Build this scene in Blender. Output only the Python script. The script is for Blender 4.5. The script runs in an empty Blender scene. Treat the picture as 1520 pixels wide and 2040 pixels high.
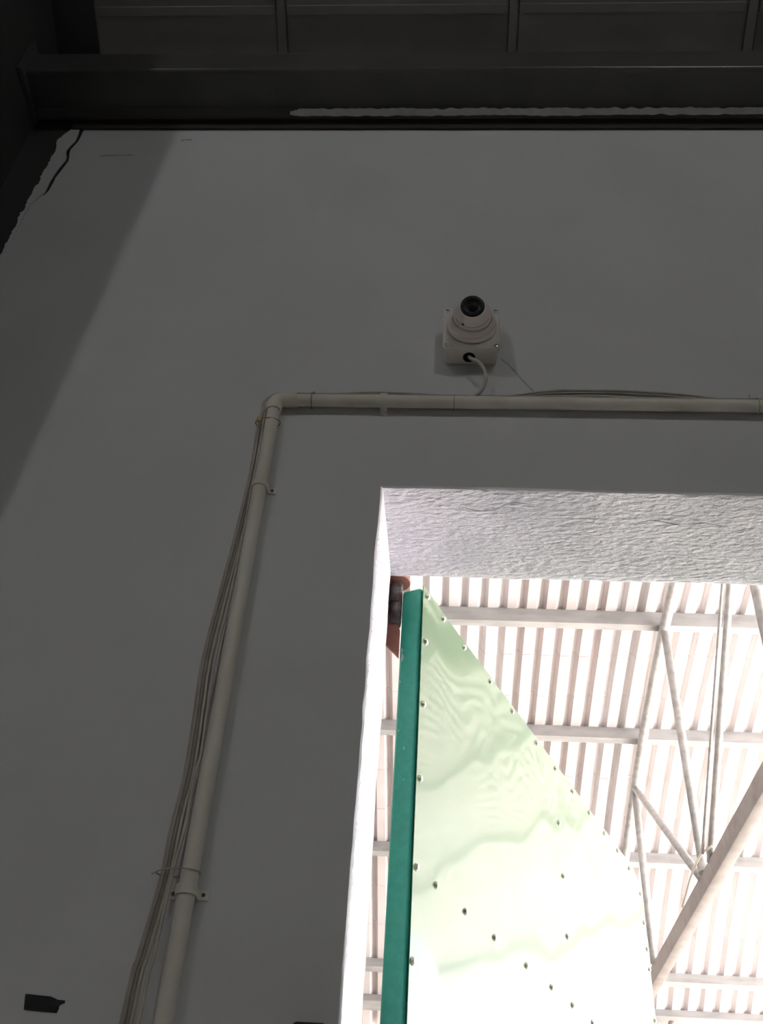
import bpy, bmesh, math, random
from mathutils import Vector, Matrix, noise
from mathutils.geometry import tessellate_polygon

random.seed(7)
S = bpy.context.scene
COL = S.collection
E = 1.55                                   # height of the photographer's eye above the floor

# ------------------------------------------------------------------ camera
def cam_basis(pitch, yaw, roll):
    cy, sy, cp, sp = math.cos(yaw), math.sin(yaw), math.cos(pitch), math.sin(pitch)
    fwd = Vector((sy*cp, cy*cp, sp)); right = Vector((cy, -sy, 0)); up = right.cross(fwd)
    r = right*math.cos(roll) + up*math.sin(roll)
    u = up*math.cos(roll) - right*math.sin(roll)
    return r, u, fwd
cd = bpy.data.cameras.new('camera'); cam = bpy.data.objects.new('camera', cd); COL.objects.link(cam)
r_, u_, f_ = cam_basis(0.702031, -0.08206266, 0.07595134)
m = Matrix((r_, u_, -f_)).transposed().to_4x4(); m.translation = (0, 0, E)
cam.matrix_world = m
cd.sensor_fit = 'HORIZONTAL'; cd.sensor_width = 36; cd.lens = 36*2036.3/1520
cd.clip_start = 0.05; cd.clip_end = 400
S.camera = cam

# ------------------------------------------------------------------ world, sun, exposure
W = bpy.data.worlds.new('World'); S.world = W; W.use_nodes = True
bg = W.node_tree.nodes['Background']
bg.inputs[0].default_value = (0.90, 0.94, 1.0, 1); bg.inputs[1].default_value = 8.2
sd = bpy.data.lights.new('sun', 'SUN'); sd.energy = 112.0; sd.angle = math.radians(3); sd.color = (1, .965, .94)
sun = bpy.data.objects.new('sun', sd); COL.objects.link(sun)
sun.rotation_euler = Vector((.45, -.20, .87)).to_track_quat('Z', 'Y').to_euler()
sun.location = (12, -4, 20)
LAMP_W = 80.0
S.view_settings.view_transform = 'Standard'; S.view_settings.look = 'None'
S.view_settings.exposure = 0.0; S.view_settings.gamma = 1.0; S.view_settings.use_curve_mapping = False

# ------------------------------------------------------------------ materials
def mat(name, c, c2=None, scale=20, rough=.6, metal=0, bump=0, bscale=80, detail=4, stretch=(1, 1, 1), rotz=0, lo=.4, hi=.65, spec=.5, coat=0, bdist=.002):
    M = bpy.data.materials.new(name); M.use_nodes = True
    nt = M.node_tree; p = nt.nodes['Principled BSDF']
    p.inputs['Base Color'].default_value = (*c, 1); p.inputs['Roughness'].default_value = rough
    p.inputs['Metallic'].default_value = metal; p.inputs['Specular IOR Level'].default_value = spec
    p.inputs['Coat Weight'].default_value = coat; p.inputs['Coat Roughness'].default_value = .04
    tc = nt.nodes.new('ShaderNodeTexCoord'); mp = nt.nodes.new('ShaderNodeMapping')
    mp.inputs['Scale'].default_value = stretch; mp.inputs['Rotation'].default_value = (0, 0, rotz)
    nt.links.new(tc.outputs['Object'], mp.inputs['Vector'])
    if c2:
        n = nt.nodes.new('ShaderNodeTexNoise'); n.inputs['Scale'].default_value = scale; n.inputs['Detail'].default_value = detail
        nt.links.new(mp.outputs[0], n.inputs['Vector'])
        r = nt.nodes.new('ShaderNodeValToRGB')
        r.color_ramp.elements[0].position = lo; r.color_ramp.elements[0].color = (*c, 1)
        r.color_ramp.elements[1].position = hi; r.color_ramp.elements[1].color = (*c2, 1)
        nt.links.new(n.outputs['Fac'], r.inputs[0]); nt.links.new(r.outputs[0], p.inputs['Base Color'])
    if bump:
        n2 = nt.nodes.new('ShaderNodeTexNoise'); n2.inputs['Scale'].default_value = bscale; n2.inputs['Detail'].default_value = 6
        nt.links.new(mp.outputs[0], n2.inputs['Vector'])
        b = nt.nodes.new('ShaderNodeBump'); b.inputs['Strength'].default_value = bump; b.inputs['Distance'].default_value = bdist
        nt.links.new(n2.outputs['Fac'], b.inputs['Height']); nt.links.new(b.outputs[0], p.inputs['Normal'])
    return M

M = {}
M['paint'] = mat('wall_paint', (.70, .708, .715), (.665, .672, .678), 3, .75, bump=.15, bscale=160)
M['reveal'] = mat('rough_plaster', (.76, .74, .80), (.64, .63, .69), 9, .85, bump=.9, bscale=95, stretch=(.55, 1.15, 1.0), rotz=.6, bdist=.011, detail=8)
M['steel'] = mat('dark_steel_paint', (.090, .086, .083), (.075, .072, .070), 8, .30, bump=.1, bscale=40)
M['column'] = mat('column_steel_paint', (.062, .060, .058), (.05, .049, .048), 6, .5, bump=.1, bscale=30)
M['whitepaint'] = mat('white_overspill', (.92, .91, .89), (.84, .83, .81), 40, .7)
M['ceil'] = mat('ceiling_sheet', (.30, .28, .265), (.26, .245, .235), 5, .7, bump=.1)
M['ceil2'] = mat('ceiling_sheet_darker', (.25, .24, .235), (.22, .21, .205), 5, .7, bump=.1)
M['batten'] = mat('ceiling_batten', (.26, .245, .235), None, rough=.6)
M['pvc'] = mat('pvc_cream', (.82, .79, .70), (.74, .70, .61), 12, .4, stretch=(1, 1, .3))
M['cable'] = mat('cable_sheath', (.66, .62, .55), (.56, .52, .46), 30, .5)
M['cable2'] = mat('cable_sheath_grey', (.50, .46, .41), (.43, .39, .35), 30, .5)
M['tie'] = mat('tie_amber', (.50, .40, .20), (.40, .31, .15), 60, .5)
M['tiedark'] = mat('tie_dark', (.08, .075, .07), None, rough=.5)
M['boxp'] = mat('box_plastic', (.78, .745, .69), (.72, .69, .64), 20, .5)
M['camp'] = mat('camera_plastic', (.86, .79, .73), (.82, .75, .69), 10, .35)
M['black'] = mat('black_glass', (.008, .009, .012), None, rough=.45, spec=.3)
M['lens'] = mat('lens_black', (.003, .003, .004), None, rough=.35, spec=.3)
M['hole'] = mat('hole_black', (.006, .006, .006), None, rough=.8)
M['chrome'] = mat('screw_metal', (.70, .70, .68), None, rough=.22, metal=1)
M['redspot'] = mat('red_screw', (.20, .05, .05), None, rough=.5)
M['tape'] = mat('black_tape', (.010, .010, .012), (.022, .022, .024), 60, .35, bump=.5, bscale=60)
M['yellow'] = mat('yellow_scrap', (.55, .42, .08), None, rough=.6)
M['maroon'] = mat('dark_maroon_plastic', (.022, .012, .014), None, rough=.5)
M['greensheet'] = mat('pale_green_sheet', (.064, .150, .060), (.070, .158, .066), 2, .30, spec=.3, coat=.40)
M['greenstile'] = mat('teal_green_paint', (.014, .285, .205), (.020, .32, .235), 60, .45, bump=.2, bscale=200)
M['rivet'] = mat('rivet_metal', (.70, .70, .60), None, rough=.35, metal=.7)
M['redox'] = mat('red_oxide_primer', (.30, .115, .085), (.24, .09, .07), 40, .65, bump=.3)
M['rust'] = mat('rusty_greasy_steel', (.055, .032, .028), (.12, .115, .12), 60, .6, bump=.5, bscale=120)
M['primershade'] = mat('brown_primer_shade', (.040, .027, .025), (.03, .021, .02), 10, .7)  # brown steel colour kept dark to carry the beam's shadow band
M['chip'] = mat('bare_chip', (.45, .46, .52), None, rough=.6)
M['galv'] = mat('galvanised_steel', (.38, .37, .36), (.30, .293, .284), 9, .42, metal=.2, bump=.1, stretch=(.3, 1, 1))
M['tube'] = mat('galvanised_tube', (.44, .43, .415), (.33, .32, .305), 14, .45, metal=.2, bump=.15)
M['chordp'] = mat('weathered_chord', (.31, .28, .265), (.25, .222, .21), 7, .55, metal=.15, bump=.15)
M['sheetA'] = mat('white_roof_sheet', (.64, .595, .585), (.60, .555, .545), 3, .5)
M['sheetB'] = mat('dusty_roof_sheet', (.56, .50, .485), (.51, .455, .44), 3, .55)
M['cream'] = mat('cream_wall', (.78, .71, .60), (.72, .65, .55), 4, .7)
M['concrete'] = mat('concrete_floor', (.54, .525, .51), (.48, .465, .45), 3, .5, bump=.2)
M['yard'] = mat('yard_concrete', (.55, .52, .49), (.47, .45, .42), 1.2, .8, bump=.3)
M['roomwall'] = mat('room_wall_paint', (.30, .30, .295), (.27, .27, .265), 2, .8)
M['yardwall'] = mat('yard_wall_paint', (.26, .25, .245), (.22, .215, .21), 2, .8)
M['smudge'] = mat('pencil_grey', (.36, .38, .36), (.52, .54, .52), 60, .8)
M['crackdark'] = mat('crack_shade', (.03, .028, .026), None, rough=.9)  # near-black colour for the shade inside the wall crack
M['fixture'] = mat('lamp_aluminium', (.55, .55, .55), None, rough=.35, metal=.8)
gl = bpy.data.materials.new('lamp_glow'); gl.use_nodes = True
gl.node_tree.nodes['Principled BSDF'].inputs['Emission Color'].default_value = (1, .98, .95, 1)
gl.node_tree.nodes['Principled BSDF'].inputs['Emission Strength'].default_value = 12
M['glow'] = gl

# ------------------------------------------------------------------ helpers
def tag(o, label=None, cat=None, group=None, kind=None):
    if label: o['label'] = label
    if cat: o['category'] = cat
    if group: o['group'] = group
    if kind: o['kind'] = kind
    return o
def obj(name, bm, material, parent=None, smooth=False):
    me = bpy.data.meshes.new(name); bm.normal_update(); bm.to_mesh(me); bm.free()
    for x in (material if isinstance(material, (list, tuple)) else [material]): me.materials.append(M[x])
    if smooth:
        for p in me.polygons: p.use_smooth = True
        if smooth != 'full':
            try: me.set_sharp_from_angle(angle=math.radians(40))
            except Exception: pass
    o = bpy.data.objects.new(name, me); COL.objects.link(o)
    if parent:
        o.parent = parent; o.matrix_parent_inverse = Matrix.Translation(-parent.location) if parent.type == 'EMPTY' else Matrix.Identity(4)
    return o
def thing(name, loc, label, cat, group=None, kind=None):
    o = bpy.data.objects.new(name, None); COL.objects.link(o); o.location = loc
    o.empty_display_size = .05
    return tag(o, label, cat, group, kind)
def share(name, me, parent, mw):
    o = bpy.data.objects.new(name, me); COL.objects.link(o); o.parent = parent
    o.matrix_parent_inverse = Matrix.Translation(-parent.location) if parent.type == 'EMPTY' else Matrix.Identity(4)
    o.matrix_basis = mw
    return o
def box(bm, x0, x1, y0, y1, z0, z1, bev=0, seg=2):
    r = bmesh.ops.create_cube(bm, size=1, matrix=Matrix.Translation(((x0+x1)/2, (y0+y1)/2, (z0+z1)/2)) @ Matrix.Diagonal((x1-x0, y1-y0, z1-z0, 1)))
    if bev:
        es = list({e for v in r['verts'] for e in v.link_edges})
        bmesh.ops.bevel(bm, geom=es, offset=bev, segments=seg, affect='EDGES', profile=.5)
    return bm
def B(*a, **k):
    return box(bmesh.new(), *a, **k)
def xform(bm, mtx):
    bmesh.ops.transform(bm, matrix=mtx, verts=bm.verts); return bm
def catmull(pts, n=6):
    pts = [Vector(p) for p in pts]; out = []
    P = [pts[0]*2-pts[1]] + pts + [pts[-1]*2-pts[-2]]
    for i in range(1, len(P)-2):
        a, b, c, d = P[i-1:i+3]
        for k in range(n):
            t = k/n
            out.append(.5*((2*b)+(c-a)*t+(2*a-5*b+4*c-d)*t*t+(3*b-a-3*c+d)*t**3))
    out.append(pts[-1]); return out
def tube(bm, pts, r, seg=12, cap=True):
    """sweep a circle along a polyline with a parallel-transported frame; r may be a list"""
    pts = [Vector(p) for p in pts]; rings = []
    t0 = (pts[1]-pts[0]).normalized()
    nrm = t0.cross(Vector((0, 0, 1)))
    if nrm.length < .1: nrm = t0.cross(Vector((1, 0, 0)))
    nrm.normalize()
    for i, p in enumerate(pts):
        a = pts[max(i-1, 0)]; b = pts[min(i+1, len(pts)-1)]
        t = (b-a).normalized(); nrm = (nrm-t*nrm.dot(t)).normalized(); bi = t.cross(nrm)
        rr = r[i] if isinstance(r, (list, tuple)) else r
        rings.append([bm.verts.new(p+(nrm*math.cos(2*math.pi*k/seg)+bi*math.sin(2*math.pi*k/seg))*rr) for k in range(seg)])
    for i in range(len(rings)-1):
        for k in range(seg):
            bm.faces.new((rings[i][k], rings[i][(k+1) % seg], rings[i+1][(k+1) % seg], rings[i+1][k]))
    if cap:
        bm.faces.new(rings[0][::-1]); bm.faces.new(rings[-1])
    return bm
def T(pts, r, seg=12):
    return tube(bmesh.new(), pts, r, seg)
def lathe(bm, prof, seg=40, mtx=Matrix.Identity(4)):
    """prof: list of (radius, height) turned around local Z"""
    rings = []
    for r, h in prof:
        if r < 1e-6: rings.append([bm.verts.new(mtx @ Vector((0, 0, h)))])
        else: rings.append([bm.verts.new(mtx @ Vector((r*math.cos(2*math.pi*k/seg), r*math.sin(2*math.pi*k/seg), h))) for k in range(seg)])
    for a, b in zip(rings, rings[1:]):
        for k in range(seg):
            k2 = (k+1) % seg
            if len(a) == 1 and len(b) > 1: bm.faces.new((a[0], b[k2], b[k]))
            elif len(b) == 1 and len(a) > 1: bm.faces.new((a[k], a[k2], b[0]))
            elif len(a) > 1: bm.faces.new((a[k], a[k2], b[k2], b[k]))
    return bm
def aim(origin, direction):
    return Matrix.Translation(origin) @ Vector(direction).to_track_quat('Z', 'Y').to_matrix().to_4x4()
def extrude_poly(bm, pts, vec):
    vec = Vector(vec); a = [bm.verts.new(p) for p in pts]; b = [bm.verts.new(Vector(p)+vec) for p in pts]
    bm.faces.new(a); bm.faces.new(b[::-1]); n = len(a)
    for i in range(n): bm.faces.new((a[i], b[i], b[(i+1) % n], a[(i+1) % n]))
    bmesh.ops.recalc_face_normals(bm, faces=bm.faces); return bm
def jit(p, s, a): return noise.noise(Vector(p)*s)*a

YW, YO = 1.45, 1.742          # inner and outer face of the wall with the opening
HW = E+1.293                  # soffit height
XJ, XJR = -0.121, 1.78        # jambs of the opening

# ------------------------------------------------------------------ the setting: room
tag(obj('floor', B(-7, 7, -10, YO, -.15, 0), 'concrete'), 'grey concrete floor inside the hall', 'floor', kind='structure')
tag(obj('floor_yard', B(-60, 70, YO, 80, -.2, -.03), 'yard'), 'pale concrete yard outside the opening', 'ground', kind='structure')
tag(obj('wall_back', B(-7.2, 7.2, -10.2, -10, 0, 9.6), 'roomwall'), 'painted wall behind the photographer', 'wall', kind='structure')
tag(obj('wall_left', B(-7.2, -7, -10, YO, 0, 9.6), 'roomwall'), 'painted end wall on the left of the hall', 'wall', kind='structure')
tag(obj('wall_right', B(7, 7.2, -10, YO, 0, 9.6), 'roomwall'), 'painted end wall on the right of the hall', 'wall', kind='structure')

def make_wall():
    """wall around the opening; ragged arrises, slightly splayed reveals, ragged edge against the steel column"""
    bm = bmesh.new(); top = E+3.0
    inner = []                                     # opening boundary from floor left, up, across, down right: (x, z, nx, nz)
    n = 90
    for i in range(n+1): inner.append((XJ, HW*i/n, 1, -1 if i == n else 0))
    n2 = 70
    for i in range(1, n2): inner.append((XJ+(XJR-XJ)*i/n2, HW, 0, -1))
    for i in range(n+1): inner.append((XJR, HW*(1-i/n), -1, -1 if i == 0 else 0))
    left = []
    # left edge from floor to top (follows the crack near the top)
    key = [(0, -1.085), (E+1.9, -1.083), (E+2.23, -1.076), (E+2.291, -1.050), (E+2.369, -1.047), (E+2.448, -1.034), (E+2.493, -1.046), (E+2.545, -1.032), (E+2.593, -1.033), (E+3.0, -1.03)]
    z = 0
    while z < top:
        for (a, xa), (b, xb) in zip(key, key[1:]):
            if a <= z <= b: x = xa+(xb-xa)*(z-a)/(b-a)
        k = .3 if z > E+2.27 else 1
        left.append((x+(.003 if z > E+2.27 else 0)+k*(jit((0, 0, z), 60, .004)+jit((3, 0, z), 12, .004)), z)); z += .02 if z > E+1.5 else .15
    left.append((-1.03, top))
    rings = []
    for (y, off, ja) in ((YW, -.004, .0022), (YW+.003, -.001, .0018), (YW+.012, 0, .001), (YW+.15, 0, .002), (YO-.03, 0, .002), (YO-.012, -.002, .0016), (YO-.003, -.007, .002), (YO, -.015, .0015)):
        ring = []
        for (x, z, nx, nz) in inner:
            spl = .010*(y-YW)/(YO-YW)
            o = off+jit((x, y*3, z), 26, ja)+jit((x+9, y*2, z), 7, ja)
            # the reveals: jamb splays a little, the soffit bows a little
            ring.append(bm.verts.new((x+(o*(1 if nx > 0 else -1) if nx else 0)+(spl if nx > 0 else 0), y, z+(-o if nz else 0)+(jit((x, y, 0), 5, .002) if nz else 0))))
        rings.append(ring)
    for k, (a, b) in enumerate(zip(rings, rings[1:])):
        for i in range(len(a)-1):
            f = bm.faces.new((a[i], a[i+1], b[i+1], b[i])); f.smooth = True
            f.material_index = 1 if 1 <= k <= 6 else 0
    def side(ring, y, flip):
        L = [bm.verts.new((x, y, z)) for x, z in left]
        R = [bm.verts.new((7, y, top)), bm.verts.new((7, y, 0))]
        loop = L+R+ring[::-1]
        for tri in tessellate_polygon([[Vector((v.co.x, v.co.z, 0)) for v in loop]]):
            bm.faces.new([loop[i] for i in tri]).material_index = 0
        return L, R
    L1, R1 = side(rings[0], YW, False)
    L2, R2 = side(rings[-1], YO, True)
    for i in range(len(L1)-1): bm.faces.new((L1[i], L2[i], L2[i+1], L1[i+1]))
    bm.faces.new((L1[-1], L2[-1], R2[0], R1[0])); bm.faces.new((R1[0], R2[0], R2[1], R1[1]))
    bmesh.ops.recalc_face_normals(bm, faces=bm.faces)
    return bm
wall = obj('wall_front', make_wall(), ['paint', 'reveal'], smooth=True)
tag(wall, 'grey-lit white wall with a bright tall opening cut through it', 'wall', kind='structure')
tag(obj('wall_front_next', B(-7, -1.36, YW+.01, YO, 0, E+3.0), 'paint'), 'white wall beyond the steel column', 'wall', kind='structure')
tag(obj('wall_outside', B(-7, 7, YO-.12, YO, E+3.0, E+5.6), 'yardwall'), 'upper outside wall above the lintel under the arched roof', 'wall', kind='structure')

# loose plaster strip between the crack and the column, and the marks on the wall
def plaster_strip():
    bm = bmesh.new(); R = []; L = []
    key = [(1.99, -1.079, -1.088), (2.10, -1.078, -1.088), (2.23, -1.080, -1.089), (2.291, -1.0545, -1.086), (2.345, -1.0545, -1.085), (2.369, -1.0525, -1.084), (2.41, -1.047, -1.083), (2.448, -1.0395, -1.083), (2.47, -1.045, -1.081), (2.493, -1.0515, -1.080), (2.52, -1.046, -1.086), (2.545, -1.0385, -1.090), (2.575, -1.04, -1.078), (2.60, -1.042, -1.066)]
    front, back = [], []
    fine = []
    for (z0, r0, l0), (z1, r1, l1) in zip(key, key[1:]):
        n = max(1, int((z1-z0)/.007))
        fine += [(z0+(z1-z0)*i/n, r0+(r1-r0)*i/n, l0+(l1-l0)*i/n) for i in range(n)]
    fine.append(key[-1])
    pts = [(r+jit((0, 2, z), 70, .0012), z) for z, r, l in fine] + [(min(l+jit((0, 0, z), 90, .004)+jit((0, 9, z), 25, .006), r-.003), z) for z, r, l in fine[::-1]]
    return extrude_poly(bm, [(x, YW-.002, E+z) for x, z in pts], (0, .05, 0))
obj('plaster_strip', plaster_strip(), 'paint', wall)
obj('crack_shade_backing', B(-1.056, -1.026, YW+.0015, YW+.03, E+2.27, E+2.66), 'crackdark', wall)  # dark backing added in the gap, paints the shade of a deep crack
def ribbon(pts, w, y, t=.0006):
    bm = bmesh.new(); a = []; b = []
    for i, (x, z) in enumerate(pts):
        x0, z0 = pts[max(i-1, 0)]; x1, z1 = pts[min(i+1, len(pts)-1)]
        d = Vector((x1-x0, 0, z1-z0)).normalized(); nrm = Vector((-d.z, 0, d.x))
        ww = w*(.6+.8*random.random())/2
        a.append(Vector((x, y, E+z))+nrm*ww); b.append(Vector((x, y, E+z))-nrm*ww)
    return extrude_poly(bm, a+b[::-1], (0, t, 0))
obj('pencil_mark', ribbon([(.110, 1.664), (.125, 1.647), (.140, 1.622), (.152, 1.601), (.165, 1.580), (.174, 1.566)], .004, YW-.0004), 'smudge', wall)
obj('scuff_mark', ribbon([(-.951, 2.466), (-.93, 2.469), (-.90, 2.470), (-.862, 2.471)], .007, YW-.0004), 'smudge', wall)
obj('scuff_mark', ribbon([(-.745, 2.545), (-.73, 2.550), (-.715, 2.549)], .009, YW-.0004), 'smudge', wall)

# hairline crack in the soffit plaster, laid on the real surface
from mathutils.bvhtree import BVHTree
tree = BVHTree.FromPolygons([v.co for v in wall.data.vertices], [p.vertices[:] for p in wall.data.polygons])
def soffit_crack(key, r):
    P = []
    for (x0, y0), (x1, y1) in zip(key, key[1:]):
        for i in range(6):
            x = x0+(x1-x0)*i/6; y = y0+(y1-y0)*i/6+jit((x0+i, y0, 3), 40, .002)
            hit = tree.ray_cast(Vector((x, y, HW-.2)), Vector((0, 0, 1)))[0]
            if hit: P.append((hit.x, hit.y, hit.z-.0001))
    return T(P, r, 6)
obj('plaster_crack', soffit_crack([(.036, 1.5048), (.0654, 1.5157), (.0943, 1.5117), (.1218, 1.4885), (.1506, 1.4905), (.1754, 1.5014)], .0007), 'smudge', wall)
obj('plaster_crack', soffit_crack([(.40, 1.53), (.46, 1.545), (.50, 1.535), (.56, 1.55)], .0006), 'smudge', wall)

# ------------------------------------------------------------------ ceiling: sloping sheets with battens
SL = .42
def zc(y): return E+2.95-SL*(y-YW)
def slab(x0, x1, y0, y1, dz0, dz1):
    bm = bmesh.new()
    vs = [bm.verts.new((x, y, zc(y)+d)) for d in (dz0, dz1) for (x, y) in ((x0, y0), (x1, y0), (x1, y1), (x0, y1))]
    for f in ((0, 1, 2, 3), (7, 6, 5, 4), (0, 4, 5, 1), (1, 5, 6, 2), (2, 6, 7, 3), (3, 7, 4, 0)): bm.faces.new([vs[i] for i in f])
    bmesh.ops.recalc_face_normals(bm, faces=bm.faces); return bm
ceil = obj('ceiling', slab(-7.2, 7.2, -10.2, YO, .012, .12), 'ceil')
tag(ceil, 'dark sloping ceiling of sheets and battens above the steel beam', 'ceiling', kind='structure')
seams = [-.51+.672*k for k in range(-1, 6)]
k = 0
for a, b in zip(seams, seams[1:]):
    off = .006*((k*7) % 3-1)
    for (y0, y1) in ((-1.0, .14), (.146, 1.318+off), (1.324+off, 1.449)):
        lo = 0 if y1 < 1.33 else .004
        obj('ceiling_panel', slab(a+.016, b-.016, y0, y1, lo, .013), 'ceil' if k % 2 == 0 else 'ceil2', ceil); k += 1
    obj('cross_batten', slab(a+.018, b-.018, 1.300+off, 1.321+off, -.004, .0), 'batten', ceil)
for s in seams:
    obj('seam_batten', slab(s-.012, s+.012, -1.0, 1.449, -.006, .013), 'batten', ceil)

# ------------------------------------------------------------------ steel column and beam
col = thing('steel_column', (-1.19, 1.2, 0), 'dark painted tapered steel frame column rising at the left edge', 'column')
WX = -1.19
def yfl(z): return 1.00-.115*(z-E-1.0)
def column_web():
    bm = bmesh.new()
    pts = [(yfl(0), 0), (yfl(E+3.0), E+3.0), (yfl(E+3.0), zc(yfl(E+3.0))-.012), (1.46, zc(1.46)-.012), (1.46, 0)]
    return extrude_poly(bm, [(WX-.006, y, z) for y, z in pts], (.012, 0, 0))
obj('web', column_web(), 'column', col)
obj('outer_flange', B(-1.32, -1.062, 1.458, 1.475, 0, E+2.93), 'column', col)
bm = bmesh.new()
a = [(-1.32, yfl(0)-.016, 0), (-1.06, yfl(0)-.016, 0), (-1.06, yfl(E+3)-.016, E+3.0), (-1.32, yfl(E+3)-.016, E+3.0)]
obj('inner_flange', extrude_poly(bm, a, (0, .016, 0)), 'column', col)
obj('top_flange', slab(-1.32, -1.06, yfl(E+3), 1.45, -.014, -.002), 'column', col)

beam = thing('steel_beam', (0, 1.38, E+2.665), 'dark grey painted steel beam along the top of the wall', 'beam')
ZB = E+2.665
def beam_body():
    # rounded C-section lip profile swept along X
    bm = bmesh.new(); prof = []
    y0, y1, z0, z1, r = 1.312, 1.449, ZB, ZB+.100, .013
    for k in range(9):
        a = math.pi*(1+k/16)
        prof.append((y0+r+r*math.cos(a), z0+r+r*math.sin(a)))
    prof += [(y1, z0), (y1, z1)]
    for k in range(5):
        a = math.pi/2*(1+k/4)
        prof.append((y0+.008+.008*math.cos(a), z1-.008+.008*math.sin(a)))
    xs = [-1.172+.06*i for i in range(0, 130)]
    rings = [[bm.verts.new((x, y+jit((x, 0, 5), 1.5, .0015), z+jit((x, 4, 0), 1.2, .0012))) for y, z in prof] for x in xs]
    n = len(prof)
    for A, C in zip(rings, rings[1:]):
        for i in range(n): bm.faces.new((A[i], A[(i+1) % n], C[(i+1) % n], C[i]))
    bm.faces.new(rings[0][::-1]); bm.faces.new(rings[-1])
    bmesh.ops.recalc_face_normals(bm, faces=bm.faces); return bm
obj('beam_body', beam_body(), 'steel', beam, smooth=True)
obj('ledger_shade_strip', B(-1.062, 6.5, 1.4435, 1.4495, ZB-.066, ZB+.002), 'primershade', beam)  # dark brown strip, sized to fill out the shadow band under the beam
obj('end_plate', B(-1.184, -1.172, 1.290, 1.449, ZB-.025, ZB+.12, bev=.002), 'steel', beam)
obj('bottom_lip', extrude_poly(bmesh.new(), [(-1.17, 1.4195, ZB+.001), (-1.17, 1.4200, ZB-.0005), (-1.17, 1.4370, ZB-.0175), (-1.17, 1.4435, ZB-.0185), (-1.17, 1.4435, ZB+.001)], (7.6, 0, 0)), 'steel', beam)
def overspill():
    """ragged coat of paint on the sloping lip under the beam"""
    bm = bmesh.new(); x = -.455; A = []; C = []
    def on(t, x): return (x, 1.4200+.0170*t-.0006, ZB-.0005-.0170*t-.0006)
    while x < 3.0:
        k = 1 if x > -.435 else (.25 if x < -.447 else .6)
        a = .12-.05*min(1, max(0, x))+jit((x, 0, 1), 45, .16)+jit((x, 0, 2), 9, .10)+(1-k)*.4
        b = .93-.16*min(1, max(0, x))+jit((x, 5, 1), 35, .14)+jit((x, 3, 2), 5, .12)-(1-k)*.2
        if x < -.46+.55: b -= .0
        a = max(0, a); b = min(1, max(a+.05, b))
        A.append(on(a, x)); C.append(on(b, x)); x += .006
    va = [bm.verts.new(p) for p in A]; vc = [bm.verts.new(p) for p in C]
    va2 = [bm.verts.new((p[0], p[1], p[2]+.002)) for p in A]; vc2 = [bm.verts.new((p[0], p[1], p[2]+.002)) for p in C]
    for i in range(len(va)-1):
        bm.faces.new((va[i], vc[i], vc[i+1], va[i+1])); bm.faces.new((va[i], va[i+1], va2[i+1], va2[i])); bm.faces.new((vc[i], vc2[i], vc2[i+1], vc[i+1]))
    bmesh.ops.recalc_face_normals(bm, faces=bm.faces); return bm
tag(obj('paint_overspill', overspill(), 'whitepaint', beam), 'ragged strip of white paint on the underside of the beam')

# ------------------------------------------------------------------ conduit with elbow
PR = .0131; PY = YW-PR-.003; PX = -.352; PZ = E+1.511
con = thing('conduit', (PX, PY, 0), 'cream plastic conduit pipe running up the wall, round an elbow and right', 'pipe')
obj('pipe', T([(PX, PY, .02), (PX, PY, E+.4), (PX, PY, PZ-.022)], PR, 24), 'pvc', con, smooth=True)
obj('pipe', T([(PX+.022, PY, PZ), (.6, PY, PZ+.004), (3.5, PY, PZ+.014)], PR, 24), 'pvc', con, smooth=True)
arc = [(PX, PY, PZ-.034), (PX, PY, PZ-.017)]
for k in range(1, 9):
    a = math.pi/2*k/9
    arc.append((PX+.017-.017*math.cos(a), PY, PZ-.017+.017*math.sin(a)))
arc += [(PX+.017, PY, PZ), (PX+.045, PY, PZ)]
obj('elbow', T(arc, .0158, 24), 'pvc', con, smooth=True)

def clip(vertical, x, z, label):
    """saddle clip: half band over the pipe with two screwed feet on the wall"""
    t = thing('pipe_clip', (x, YW, z), label, 'clip', 'clips holding the conduit')
    bm = bmesh.new(); r0, r1, w = PR+.0003, PR+.0030, .007
    prof = []
    pts = [(-.030, YW-.0005)] + [(-r1, YW-.0005)] if False else []
    outer = [(r1*math.cos(math.pi*k/14), PY-r1*math.sin(math.pi*k/14)) for k in range(15)]
    innr = [(r0*math.cos(math.pi*k/14), PY-r0*math.sin(math.pi*k/14)) for k in range(15)]
    poly = [(r1, YW-.0025)] if False else []
    ring = [(r1+.014, YW-.0003), (r1+.014, YW-.0025), (r1, YW-.0025)] + outer + [(-r1, YW-.0025), (-r1-.010, YW-.0025), (-r1-.010, YW-.0003), (-r0, YW-.0003)] + innr[::-1] + [(r0, YW-.0003)]
    if vertical: P = [(x+a, y, z-w) for a, y in ring]; vec = (0, 0, 2*w)
    else: P = [(x-w, y, z+a) for a, y in ring]; vec = (2*w, 0, 0)
    obj('band', extrude_poly(bm, P, vec), 'pvc', t)
    for s in (-1, 1):
        c = (x+s*(r1+.0055), YW-.0025, z) if vertical else (x, YW-.0025, z+s*(r1+.0055))
        obj('screw', lathe(bmesh.new(), [(.0028, 0), (.0026, .0012), (0, .0018)], 12, aim(c, (0, -1, 0))), 'tiedark' if vertical else 'pvc', t, smooth=True)
    return t
clip(False, -.130, PZ+.002, 'white saddle clip on the horizontal conduit left of the camera')
clip(True, PX, E+1.275, 'upper saddle clip on the vertical conduit, below the elbow')
clip(True, PX, E+.508, 'lower saddle clip on the vertical conduit, near the string tie')

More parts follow.
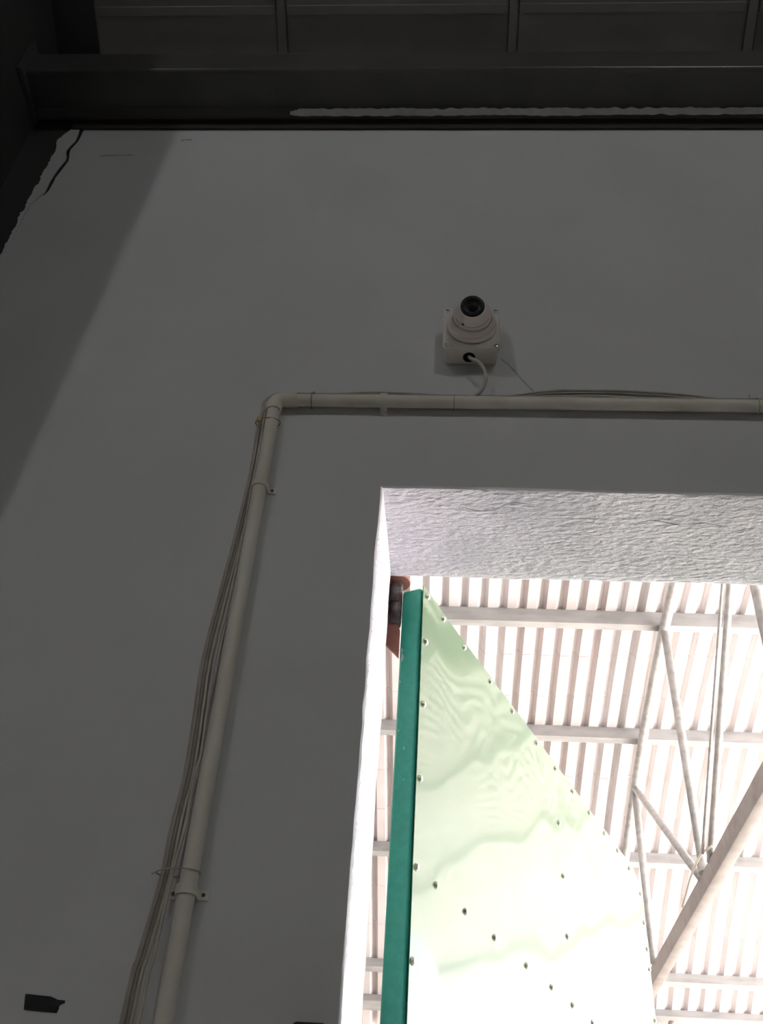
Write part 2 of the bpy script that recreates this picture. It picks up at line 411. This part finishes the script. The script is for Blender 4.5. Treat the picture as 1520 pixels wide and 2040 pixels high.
# ------------------------------------------------------------------ cables
def ztop(x): return PZ-E+.004*(x+.3)/.9
def cable(label, left, dy, humps, r, m, er, group='cables tied along the conduit', xend=3.4):
    """from the floor up beside the vertical conduit, round the outside of the elbow, along the horizontal conduit"""
    pts = [(left[-1][1], YW-dy, .05), (left[-1][1], YW-dy, E-.2)]
    for z, x in left[::-1]: pts.append((x, YW-dy, E+z))
    for a in (158, 130, 100):
        pts.append((PX+.017+er*math.cos(math.radians(a)), YW-dy, PZ-.017+er*math.sin(math.radians(a))))
    for x, z in humps: pts.append((x, YW-dy, E+z))
    pts.append((xend, YW-dy, E+humps[-1][1]+.01))
    return tag(obj('cable', T(catmull(pts, 6), r, 10), m, smooth='full'), label, 'cable', group)
def shift(path, d, wob=0, seed=0):
    return [(z, x+d+(noise.noise(Vector((z*5, seed, 0)))*wob)) for z, x in path]
G = [(1.49, -.3705), (1.456, -.3725), (1.36, -.3715), (1.285, -.3725), (1.174, -.3765), (1.06, -.3825), (.963, -.3885), (.90, -.3905), (.855, -.3895), (.79, -.3865), (.687, -.383), (.607, -.3875), (.54, -.3885), (.47, -.394), (.42, -.3985), (.339, -.402)]
F5 = [(1.49, -.3695), (1.456, -.370), (1.36, -.3685), (1.285, -.3690), (1.174, -.3685), (1.043, -.3705), (.953, -.3745), (.892, -.3765), (.822, -.3745), (.768, -.372), (.718, -.370), (.684, -.374), (.61, -.3735), (.565, -.3765), (.534, -.3785), (.495, -.3805), (.42, -.3825), (.335, -.386)]
def flat(z): return [(PX+.07, z), (-.2, z), (-.1, z), (.1, z+.001), (.3, z+.002), (.6, z+.004), (1.2, z+.006)]
hA = [(-.275, 1.541), (-.20, 1.548), (-.138, 1.552), (-.06, 1.548), (.02, 1.542), (.08, 1.541), (.14, 1.550), (.20, 1.563), (.28, 1.568), (.37, 1.567), (.457, 1.561), (.53, 1.551), (.60, 1.543), (.9, 1.543)]
hB = [(x, z-.0063-.08*max(0, z-1.541)) for x, z in hA]
hC = [(-.275, 1.5285), (-.1, 1.5285), (.08, 1.5285), (.14, 1.534), (.20, 1.546), (.28, 1.551), (.36, 1.5495), (.44, 1.541), (.53, 1.533), (.60, 1.530), (.9, 1.530)]
cable('outermost pale cable of the bundle, bowing highest above the conduit', shift(G, -.0075, .002, 1), .0031, hA, .0028, 'cable', .0475)
cable('second pale cable of the bundle, next to the outermost one', shift(G, -.0010, .002, 1), .0034, hB, .0026, 'cable2', .0418)
cable('third cable of the bundle left of the conduit, its hump the lowest', shift(G, .0052, .002, 1), .0030, hC, .0025, 'cable', .0362)
cable('cable lying on top of the bundle against the wall side', shift(G, -.0042, .002, 1), .0092, flat(1.5375), .0027, 'cable2', .0446)
cable('single pale cable swinging between the bundle and the conduit', F5, .0094, flat(1.5312), .0026, 'cable', .0390)

# ------------------------------------------------------------------ cable ties
def tie_ring(label, axis, at, cx, cy, cz, a, b, m, r=.0011, tail=None, group='ties around the conduit'):
    bm = bmesh.new(); pts = []
    for k in range(29):
        t = 2*math.pi*k/28
        if axis == 'x': pts.append((cx, cy+a*math.cos(t), cz+b*math.sin(t)))
        else: pts.append((cx+a*math.cos(t), cy+b*math.sin(t), cz+.0015*math.cos(t)))
    t = thing('cable_tie', (cx, cy, cz), label, 'cable tie', group)
    obj('strap', tube(bm, pts, r, 8), m, t, smooth='full')
    if tail:
        obj('tail', T(catmull(tail, 4), [.0016, .0014, .0013, .0012, .0011, .001, .001, .0009, .0008][:len(catmull(tail, 4))] if False else .0013, 8), m, t, smooth='full')
    return t
tie_ring('thin dark tie on the horizontal conduit just right of the elbow', 'x', 0, -.277, PY+.002, PZ+.001, PR+.004, PR+.003, 'tiedark', .0007, [(-.277, PY+.004, PZ+.015), (-.277, PY+.004, PZ+.022), (-.276, PY+.005, PZ+.030)])
tie_ring('brownish tie around the conduit under the security camera', 'x', 0, .012, PY+.003, PZ+.003, PR+.003, PR+.004, 'tie', .0009, [(.012, PY-.002, PZ+.016), (.012, PY-.001, PZ+.019), (.012, PY, PZ+.023)])
tie_ring('tie with an upright tail on the conduit at the right edge', 'x', 0, .614, PY+.003, PZ+.006, PR+.003, PR+.005, 'cable2', .0010, [(.606, PY+.006, PZ+.018), (.606, PY+.006, PZ+.030), (.605, PY+.006, PZ+.044)])
t = tie_ring('yellowed tie around bundle and conduit just below the elbow', 'z', 0, -.3595, PY+.002, E+1.446, .0245, PR+.002, 'tie', .0013)
obj('tie_head', B(-.3795, -.370, PY-.014, PY-.004, E+1.438, E+1.448, bev=.001), 'tie', t)
tie_ring('thin string tied round bundle and conduit above the lower clip', 'z', 0, -.3685, PY-.001, E+.533, .0315, PR+.004, 'cable2', .0011, [(-.396, PY-.004, E+.534), (-.402, PY-.004, E+.531), (-.406, PY-.004, E+.528)])

# ------------------------------------------------------------------ junction box and dome camera
BX0, BX1, BZ0, BZ1, BY = -.0145, .1055, E+1.641, E+1.770, 1.401
jb = thing('junction_box', (.0455, YW, BZ0), 'cream plastic junction box on the wall beneath the dome camera', 'junction box')
bm = bmesh.new()
def rrect(x0, x1, z0, z1, r, y, n=5):
    out = []
    for cx, cz, a0 in ((x1-r, z1-r, 0), (x0+r, z1-r, 90), (x0+r, z0+r, 180), (x1-r, z0+r, 270)):
        for k in range(n+1):
            a = math.radians(a0+90*k/n); out.append((cx+r*math.cos(a), y, cz+r*math.sin(a)))
    return out
def loft(bm, rings):
    V = [[bm.verts.new(p) for p in r] for r in rings]; n = len(V[0])
    for a, b in zip(V, V[1:]):
        for i in range(n): bm.faces.new((a[i], a[(i+1) % n], b[(i+1) % n], b[i]))
    bm.faces.new(V[0]); bm.faces.new(V[-1][::-1]); bmesh.ops.recalc_face_normals(bm, faces=bm.faces); return bm
def box_body():
    bm = bmesh.new(); i = .004
    rings = [rrect(BX0+i, BX1-i, BZ0+i*.3, BZ1-i, .010, BY+.009), rrect(BX0+i+.001, BX1-i-.001, BZ0+i*.4, BZ1-i-.001, .010, YW-.004), rrect(BX0+i+.004, BX1-i-.004, BZ0+i+.002, BZ1-i-.004, .009, YW-.0003)]
    return loft(bm, rings)
obj('body', box_body(), 'boxp', jb, smooth=True)
obj('lid', loft(bmesh.new(), [rrect(BX0+.0015, BX1-.0015, BZ0+.0015, BZ1-.0015, .007, BY), rrect(BX0, BX1, BZ0, BZ1, .008, BY+.0015), rrect(BX0, BX1, BZ0, BZ1, .008, BY+.009), rrect(BX0+.002, BX1-.002, BZ0+.002, BZ1-.002, .008, BY+.0105)]), 'boxp', jb, smooth=True)
for sx in (BX0+.0085, BX1-.0085):
    for sz in (BZ0+.0085, BZ1-.0085):
        s = obj('screw', lathe(bmesh.new(), [(.0052, -.0005), (.0050, .0006), (.0042, .0012), (.0012, .0013), (.0010, .0004), (0, .0004)], 16, aim((sx, BY, sz), (0, -1, 0))), 'chrome', jb, smooth=True)
# cable entry in the underside: a dark recessed collar
obj('cable_hole', lathe(bmesh.new(), [(.0128, -.003), (.0128, .0014), (.0118, .0018), (.0108, .0014), (.0105, .0008), (0, .0008)], 24, aim((.0415, 1.427, BZ0+.0012), (0, 0, -1))), 'hole', jb, smooth=True)

cx, cz = .0465, E+1.706
sc = thing('security_camera', (cx, BY, cz), 'off-white dome security camera with a round black lens window', 'camera')
obj('base_ring', lathe(bmesh.new(), [(.0500, 0), (.0518, .002), (.0520, .008), (.0505, .011), (.0485, .0118), (.0482, .0135), (.0470, .0195), (.0445, .0235), (.0415, .0240), (.040, .018), (0, .018)], 56, aim((cx, BY-.0005, cz), (0, -1, 0))), 'camp', sc, smooth=True)
C0 = Vector((cx, BY-.032, cz)); dirn = Vector((-.02, -math.cos(math.radians(20)), -math.sin(math.radians(20)))).normalized()
mx = aim(C0, dirn)
prof = []
R = .0402
for k in range(22):
    a = math.radians(-46+k*6); rr = R*math.cos(a); h = R*math.sin(a)
    if h > .026: break
    prof.append((rr, h*1.0))
prof += [(.0305, .0275), (.0290, .0345), (.0275, .0372), (.0256, .0376), (.0252, .0366), (0, .0366)]
prof = [(0, prof[0][1])]+prof
hd = obj('dome_head', lathe(bmesh.new(), prof, 56, mx), 'camp', sc, smooth=True)
obj('lens_window', lathe(bmesh.new(), [(.0250, .0362), (.0250, .0372), (.0240, .0378), (.0150, .0380), (.0145, .0376), (0, .0376)], 48, mx), 'black', hd, smooth=True)
obj('lens', lathe(bmesh.new(), [(.0105, .0374), (.0105, .0390), (.0090, .0392), (.0080, .0384), (0, .0396)], 32, mx), 'lens', hd, smooth=True)
for k in range(12):
    a = 2*math.pi*k/12
    obj('infrared_led', lathe(bmesh.new(), [(.0021, 0), (.0018, .0008), (0, .0012)], 10, mx @ Matrix.Translation((.0190*math.cos(a), .0190*math.sin(a), .0377))), 'black', hd, smooth=True)
# seam groove and locking screw under the lens
seam = []
for k in range(15):
    a = math.radians(205+k*130/14)
    # local frame of the head: x right, y up-ish
    seam.append(mx @ Vector((.0375*math.cos(a), .0375*math.sin(a), .0150)))
obj('housing_seam', T(seam, .0006, 6), 'cable2', hd, smooth='full')
obj('locking_screw', lathe(bmesh.new(), [(.0030, -.001), (.0028, .0005), (0, .001)], 12, aim(mx @ Vector((-.0195, -.0305, .0172)), mx.to_3x3() @ Vector((-.0195, -.0305, .0172)))), 'redspot', hd, smooth=True)

tag(obj('camera_cable', T(catmull([(.0415, 1.427, BZ0+.02), (.0415, 1.426, BZ0+.004), (.046, 1.421, BZ0-.010), (.060, 1.416, BZ0-.026), (.072, 1.417, BZ0-.048), (.0755, 1.424, BZ0-.070), (.070, 1.432, BZ0-.088), (.056, 1.439, BZ0-.101), (.038, 1.443, BZ0-.107), (.010, 1.4445, BZ0-.112), (-.04, 1.4445, BZ0-.115)], 8), .0041, 14), 'cable', smooth='full'), 'pale cable looping from the junction box down to the conduit', 'cable')

# ------------------------------------------------------------------ tape and dark plate low on the wall
tp = thing('tape_scrap', (-.52, YW, E+.355), 'torn scrap of black tape stuck low on the wall at left', 'tape')
def tape():
    bm = bmesh.new(); s = 1.0
    P = [(-.5485, .3655), (-.5430, .3662), (-.5300, .3655), (-.5135, .3648), (-.5070, .3628), (-.5030, .3612), (-.4930, .3608), (-.4922, .3580), (-.4970, .3555), (-.4990, .3535), (-.4985, .3510), (-.5000, .3448), (-.5200, .3455), (-.5380, .3462), (-.5452, .3468), (-.5462, .3520)]
    return extrude_poly(bm, [(x, YW-.0012+jit((x, 0, z), 90, .0006), E+z) for x, z in P], (0, .001, 0))
obj('tape', tape(), 'tape', tp)
obj('yellow_corner', extrude_poly(bmesh.new(), [(-.5492, YW-.0008, E+.3668), (-.5440, YW-.0008, E+.3670), (-.5436, YW-.0008, E+.3650), (-.5484, YW-.0008, E+.3648)], (0, .0006, 0)), 'yellow', tp)
dk = thing('wall_plate', (-.16, YW, E+.30), 'dark maroon plate on the wall at the bottom edge, beside the opening', 'plate')
obj('plate', loft(bmesh.new(), [rrect(-.1825, -.1405, E+.245, E+.346, .006, YW-.014), rrect(-.1845, -.1385, E+.243, E+.348, .007, YW-.011), rrect(-.1845, -.1385, E+.243, E+.348, .007, YW-.0003)]), 'maroon', dk, smooth=True)
obj('face_panel', loft(bmesh.new(), [rrect(-.1765, -.1465, E+.255, E+.335, .004, YW-.0155), rrect(-.1775, -.1455, E+.254, E+.336, .004, YW-.0138)]), 'black', dk)

# ------------------------------------------------------------------ open green door leaf
ANG = math.radians(24.24)
U = Vector((math.sin(ANG), math.cos(ANG), 0)); N = Vector((math.cos(ANG), -math.sin(ANG), 0))
HP = Vector((-.0480, 1.780, E))
door = thing('door_1', (HP.x, HP.y, 0), 'pale green riveted sheet-metal door leaf standing open outside', 'door', kind='structure')
LM = Matrix((U, N*-1, Vector((0, 0, 1)))).transposed().to_4x4(); LM.translation = (HP.x, HP.y, E)
# local leaf frame: X along the leaf from the hinge, Y towards its back, Z up from eye level
ZT, ZBOT, LEN = 1.300, -1.50, 1.715
def leaf_obj(name, bm, m, parent=door, smooth=False): return obj(name, xform(bm, LM), m, parent, smooth)
leaf_obj('stile', box(bmesh.new(), 0, .040, 0, .046, ZBOT, ZT+.002, .007, 4), 'greenstile', smooth=True)
leaf_obj('stile', box(bmesh.new(), .855, .895, .003, .046, ZBOT+.04, ZT-.04, .004, 2), 'greenstile', smooth=True)
leaf_obj('stile', box(bmesh.new(), LEN-.045, LEN-.005, .003, .046, ZBOT, ZT-.06, .004, 2), 'greenstile', smooth=True)
leaf_obj('rail', box(bmesh.new(), .04, LEN-.06, .003, .046, ZT-.042, ZT-.012, .004, 2), 'greenstile', smooth=True)
leaf_obj('rail', box(bmesh.new(), .04, LEN-.045, .003, .046, .672, .712, .004, 2), 'greenstile', smooth=True)
leaf_obj('rail', box(bmesh.new(), .04, LEN-.045, .003, .046, ZBOT, ZBOT+.04, .004, 2), 'greenstile', smooth=True)
def ripple(s, z):
    w = .0020*math.sin(2.1*s+3.3*z+.6)*math.sin(4.6*z+1.7*s)
    w += .0016*noise.noise(Vector((s*2.4, z*2.6, 3.1)))*2
    w += .0007*noise.noise(Vector((s*6.5, z*5.0, 8.7)))*2
    w += .0005*math.sin(19*z+5*s+3*math.sin(2.5*s+2*z))*(.5+.5*math.sin(3*z-2*s))
    e = min(1, s/.12)*min(1, (LEN-s)/.12+.15)
    return w*(.35+.65*max(0, e))
def sheet():
    bm = bmesh.new(); ns, nz = 110, 170; V = []
    for i in range(ns+1):
        s = -.001+(LEN+.004)*i/ns
        zt = ZT+.004-.010*min(1, s/1.3)
        if s > 1.56: zt -= .046*((s-1.56)/(LEN-1.56))**2.2
        V.append([bm.verts.new((s, -.0058-ripple(s, ZBOT+(zt-ZBOT)*j/nz), ZBOT+(zt-ZBOT)*j/nz)) for j in range(nz+1)])
    for i in range(ns):
        for j in range(nz): bm.faces.new((V[i][j], V[i+1][j], V[i+1][j+1], V[i][j+1]))
    g = bmesh.ops.extrude_face_region(bm, geom=bm.faces[:])
    for v in g['geom']:
        if isinstance(v, bmesh.types.BMVert): v.co.y += .0012
    bmesh.ops.recalc_face_normals(bm, faces=bm.faces); return bm
sh = leaf_obj('sheet', sheet(), 'greensheet', smooth=True)
sh['label'] = 'rippled glossy pale green sheet'
rb = lathe(bmesh.new(), [(.0074, 0), (.0072, .0010), (.0056, .0026), (.0052, .0040), (.0035, .0050), (.0012, .0050), (0, .0044)], 14)
me = bpy.data.meshes.new('rivet'); rb.normal_update(); rb.to_mesh(me); rb.free(); me.materials.append(M['rivet'])
for p in me.polygons: p.use_smooth = True
rv = [(.021, 1.288), (.0165, 1.170), (.016, 1.023), (.013, .863), (.012, .694), (.010, .534), (.010, .37), (.010, .2), (.010, 0), (.01, -.25), (.01, -.5)]
rv += [(s, 1.287-.008*min(1, s/1.3)) for s in (.108, .229, .388, .537, .711, .862, 1.007, 1.156, 1.306, 1.443)] + [(1.57, 1.271)]
rv += [(1.682, 1.230), (1.695, 1.144), (1.700, 1.065), (1.700, 1.005), (1.70, .86), (1.70, .70), (1.70, .5), (1.70, .3)]
rv += [(s, .692) for s in (.097, .237, .392, .579, .739, .885, 1.04, 1.19, 1.34, 1.49)]
rv += [(.866, 1.130), (.874, .993), (.878, .846), (.878, .54), (.878, .38), (.878, .2)]
for s, z in rv:
    y = -.0061-ripple(s, z)
    share('rivet', me, sh, LM @ Matrix.Translation((s, y, z)) @ Vector((0, -1, 0)).to_track_quat('Z', 'Y').to_matrix().to_4x4())
# paint chips along the stile's back corner
for (yy, z, w, h) in ((.0455, 1.150, .004, .011), (.0450, 1.132, .006, .020), (.0455, 1.075, .003, .006), (.030, .925, .003, .007), (.043, .965, .003, .006), (.027, .86, .002, .003)):
    pts = [(-.0004, yy-w, z), (-.0004, yy-w*.3, z+h*.6), (-.0004, yy, z+h*.4), (-.0004, yy-w*.1, z-h*.5), (-.0004, yy-w*.6, z-h*.4)]
    leaf_obj('paint_chip', extrude_poly(bmesh.new(), [(a, min(b, .0405) if False else b-.005, c) for a, b, c in pts], (.0005, 0, 0)), 'chip')

# hinges: red-oxide pivot plate, greasy barrel and gusset between jamb and stile
def hinge(zz, label):
    h = thing('door_hinge', (-.10, 1.80, E+zz), label, 'hinge', 'hinges of the green door')
    Z = E+zz
    obj('pivot_disc', lathe(bmesh.new(), [(0, 0), (.030, 0), (.031, .001), (.031, .007), (.030, .008), (0, .008)], 32, Matrix.Translation((-.104, 1.806, Z+.010))), 'redox', h, smooth=True)
    obj('barrel', lathe(bmesh.new(), [(0, 0), (.0135, 0), (.0145, .002), (.0145, .052), (.0130, .055), (.0148, .057), (.0148, .105), (.0135, .108), (0, .108)], 24, Matrix.Translation((-.1035, 1.806, Z-.102))), 'rust', h, smooth=True)
    obj('pin', T([(-.107, 1.806, Z-.01), (-.107, 1.806, Z+.028)], .0055, 14), 'redox', h, smooth=True)
    obj('weld_bead', T(catmull([(-.0955, 1.7975, Z-.088), (-.0945, 1.797, Z-.05), (-.0955, 1.7965, Z-.02), (-.0945, 1.797, Z-.002)], 5), .0040, 8), 'rust', h, smooth=True)
    bm = bmesh.new()
    obj('gusset', extrude_poly(bm, [(-.170, 1.797, Z-.035), (-.112, 1.797, Z-.082), (-.098, 1.797, Z-.098), (-.090, 1.797, Z-.118), (-.090, 1.797, Z-.182), (-.170, 1.797, Z-.095)], (0, .010, 0)), 'redox', h)
    obj('wall_plate', B(-.20, -.122, YO+.0005, YO+.012, Z-.14, Z+.05, bev=.001), 'redox', h)
    obj('arm', B(-.165, -.120, YO+.012, 1.812, Z-.09, Z+.012, bev=.002), 'rust', h)
hinge(1.318, 'upper red-oxide door hinge with a greasy barrel below the lintel')
hinge(.405, 'lower red-oxide door hinge at the bottom edge of the picture')

# ------------------------------------------------------------------ outside: arched roof of ribbed sheets
Y0, RA, ZAP = 5.95, 15.0, E+6.38
ZCEN = ZAP-RA
def arch(y, r=RA):
    return Vector((0, y, ZCEN+math.sqrt(r*r-(y-Y0)**2)))
def arch_th(th, r=RA): return (Y0+r*math.sin(th), ZCEN+r*math.cos(th))
roof = thing('arched_roof', (0, Y0, ZAP), 'white arched canopy roof of ribbed metal sheets over the yard', 'roof', kind='structure')
def sheet_mesh(name, m):
    bm = bmesh.new()
    th0, th1 = math.asin((.2-Y0)/RA), math.asin((14.75-Y0)/RA)
    ths = []
    crimp0 = math.asin((9.36-Y0)/RA); dc = .615/RA
    c = crimp0-dc*30
    while c < th1:
        if c > th0+.01:
            for d, k in ((-.009, 0), (-.003, 1), (.003, 1), (.009, 0)): ths.append((c+d/RA, k))
            ths.append((c+dc*.5, 0))
        c += dc
    ths = [(th0, 0)]+[t for t in ths if th0 < t[0] < th1-.004]+[(th1, 0)]
    prof = []
    for k in range(5):
        x = k*.2
        prof += [(x+.000, 0), (x+.098, 0), (x+.132, .060), (x+.166, .060)]
    prof.append((1.004, 0))
    rows = []
    for th, k in ths:
        row = []
        for x, h in prof:
            r = RA+h-(.011 if k else 0)
            y, z = arch_th(th, r); row.append(bm.verts.new((x, y, z)))
        rows.append(row)
    for a, b in zip(rows, rows[1:]):
        for i in range(len(prof)-1): bm.faces.new((a[i], b[i], b[i+1], a[i+1]))
    bm.normal_update()
    me = bpy.data.meshes.new(name); bm.to_mesh(me); bm.free(); me.materials.append(M[m]); return me
mA, mB = sheet_mesh('roof_sheet', 'sheetA'), sheet_mesh('roof_sheet', 'sheetB')
X0 = -.145-.1995
for k in range(-6, 12):
    share('roof_sheet', mB if k in (1, -1) else mA, roof, Matrix.Translation((X0+k*1.0, 0, 0)))

# purlins under the sheets
def purlin(y, h, fl, label, x0=-6, x1=11.5):
    th = math.asin((y-Y0)/RA); c, s = math.cos(th), math.sin(th)
    t = .004; lip = .018
    prof = [(0, 0), (0, -h), (fl, -h), (fl, -h+lip), (fl-t, -h+lip), (fl-t, -h+t), (t, -h+t), (t, -t), (fl-t, -t), (fl-t, -lip), (fl, -lip), (fl, 0)]
    yy, zz = arch_th(th, RA-.003); bm = bmesh.new()
    P = [(x0, yy+a*c+b*s, zz-a*s+b*c) for a, b in prof]
    o = thing('purlin', (0, yy, zz), label, 'purlin', 'purlins under the arched roof')
    obj('channel', extrude_poly(bm, P, (x1-x0, 0, 0)), 'galv', o)
    return o
PL = [(8.70, .185, .085, 'steel purlin under the roof nearest the lintel'),
      (10.37, .165, .085, 'second steel purlin from the lintel, behind the top of the door leaf'),
      (12.17, .165, .085, 'third steel purlin from the lintel, level with the leaf corner'),
      (13.82, .150, .085, 'fourth steel purlin from the lintel, next to the lowest one'),
      (14.30, .120, .150, 'lowest steel purlin along the eave at the bottom edge')]
for a in PL: purlin(*a)
purlin(7.0, .185, .085, 'steel purlin hidden above the lintel')
purlin(5.2, .185, .085, 'steel purlin near the crown of the arch, hidden above the lintel')

# ------------------------------------------------------------------ outside: tubular truss
TX = 2.215
tr = thing('roof_truss', (TX, 8.5, E+3.3), 'grey tubular truss with arched top chord and straight bottom chord', 'truss')
def top(y): return (TX, y, arch(y, RA-.235).z)
obj('top_chord', T([top(2.2+.35*i) for i in range(0, 35)], .051, 16), 'tube', tr, smooth='full')
obj('bottom_chord', B(TX-.015, TX+.085, 2.2, 12.8, E+3.20, E+3.37, bev=.008), 'chordp', tr, smooth=True)
for yt, yb in ((8.66, 8.50), (10.98, 10.93), (5.97, 5.97)):
    obj('post', T([(TX, yb, E+3.36), top(yt)], .040, 14), 'tube', tr, smooth='full')
obj('diagonal', T([(TX, 8.62, E+3.36), top(10.95)], .036, 14), 'tube', tr, smooth='full')
obj('diagonal', T([(TX, 8.27, E+3.36), (TX, 5.10, E+6.02)], .030, 14), 'tube', tr, smooth='full')
obj('diagonal', T([(TX, 3.5, E+3.36), (TX, 5.90, arch(5.9, RA-.235).z)], .036, 14), 'tube', tr, smooth='full')
obj('gusset_sleeve', T([(TX, 8.50, E+3.36), (TX, 8.515, E+3.46)], .047, 14), 'tube', tr, smooth=True)
tag(obj('wire', T(catmull([(TX-.03, 8.05, E+3.40), (TX-.05, 8.30, E+3.44), (TX-.065, 8.55, E+3.42), (TX-.06, 8.80, E+3.40), (TX-.045, 9.05, E+3.38), (TX-.02, 9.35, E+3.38)], 5), .010, 8), 'cream', smooth='full'), 'thin pale wire looped past the truss joint', 'wire')
tag(obj('conduit_line', T([(TX-.070, 8.20, E+3.40), (TX-.055, 5.05, E+6.03)], .014, 10), 'tube', smooth='full'), 'slim conduit running beside the thin truss diagonal', 'pipe')

# far end of the canopy
tag(obj('wall_far', B(-12, 9, 14.80, 15.0, -.03, E+3.52), 'cream'), 'cream far wall beneath the low edge of the arched roof', 'wall', kind='structure')
tag(obj('wall_left_light_block', B(-6.4, -6.2, YO, 15, -.03, E+5.5), 'yardwall'), 'unseen side wall added on the left to keep daylight off that side', 'wall', kind='structure')  # unseen wall, added so daylight reaches the canopy mainly from the right
pp = thing('pipe_post', (2.98, 14.05, 0), 'round pipe post with a domed cap below the lowest purlin', 'post')
obj('shaft', T([(2.98, 14.05, -.03), (2.98, 14.05, E+3.60)], .045, 16), 'tube', pp, smooth='full')
obj('cap', lathe(bmesh.new(), [(.049, -.03), (.049, .0), (.044, .022), (.030, .038), (0, .044)], 20, Matrix.Translation((2.98, 14.05, E+3.60))), 'chordp', pp, smooth=True)

# ------------------------------------------------------------------ hall lamps (behind the photographer)
def lamp(x, y, z, label):
    t = thing('high_bay_lamp', (x, y, z), label, 'lamp', 'hanging lamps of the hall')
    obj('reflector', lathe(bmesh.new(), [(.055, .20), (.07, .19), (.12, .12), (.17, .05), (.20, 0), (.196, 0), (.166, .05), (.116, .115), (.066, .182), (.0, .19)], 32, Matrix.Translation((x, y, z))), 'fixture', t, smooth=True)
    obj('housing', lathe(bmesh.new(), [(0, .19), (.06, .195), (.06, .30), (.05, .32), (0, .32)], 24, Matrix.Translation((x, y, z))), 'fixture', t, smooth=True)
    obj('bulb', lathe(bmesh.new(), [(0, -.05), (.03, -.045), (.05, -.02), (.055, .02), (.045, .07), (.025, .12), (.02, .18)], 20, Matrix.Translation((x, y, z))), 'glow', t, smooth=True)
    obj('stem', T([(x, y, z+.31), (x, y, zc(y)+.02)], .01, 10), 'fixture', t, smooth='full')
    ld = bpy.data.lights.new('lamp_light', 'POINT'); ld.energy = LAMP_W; ld.shadow_soft_size = .08; ld.color = (1, .99, .98)
    lo = bpy.data.objects.new('lamp_light', ld); COL.objects.link(lo); lo.location = (x, y, z-.17)
    lo.parent = t; lo.matrix_parent_inverse = Matrix.Translation(-t.location)
lamp(-2.95, -3.55, E+4.72, 'hanging bell lamp behind the photographer on the left')
lamp(1.70, -3.55, E+4.72, 'hanging bell lamp behind the photographer on the right')
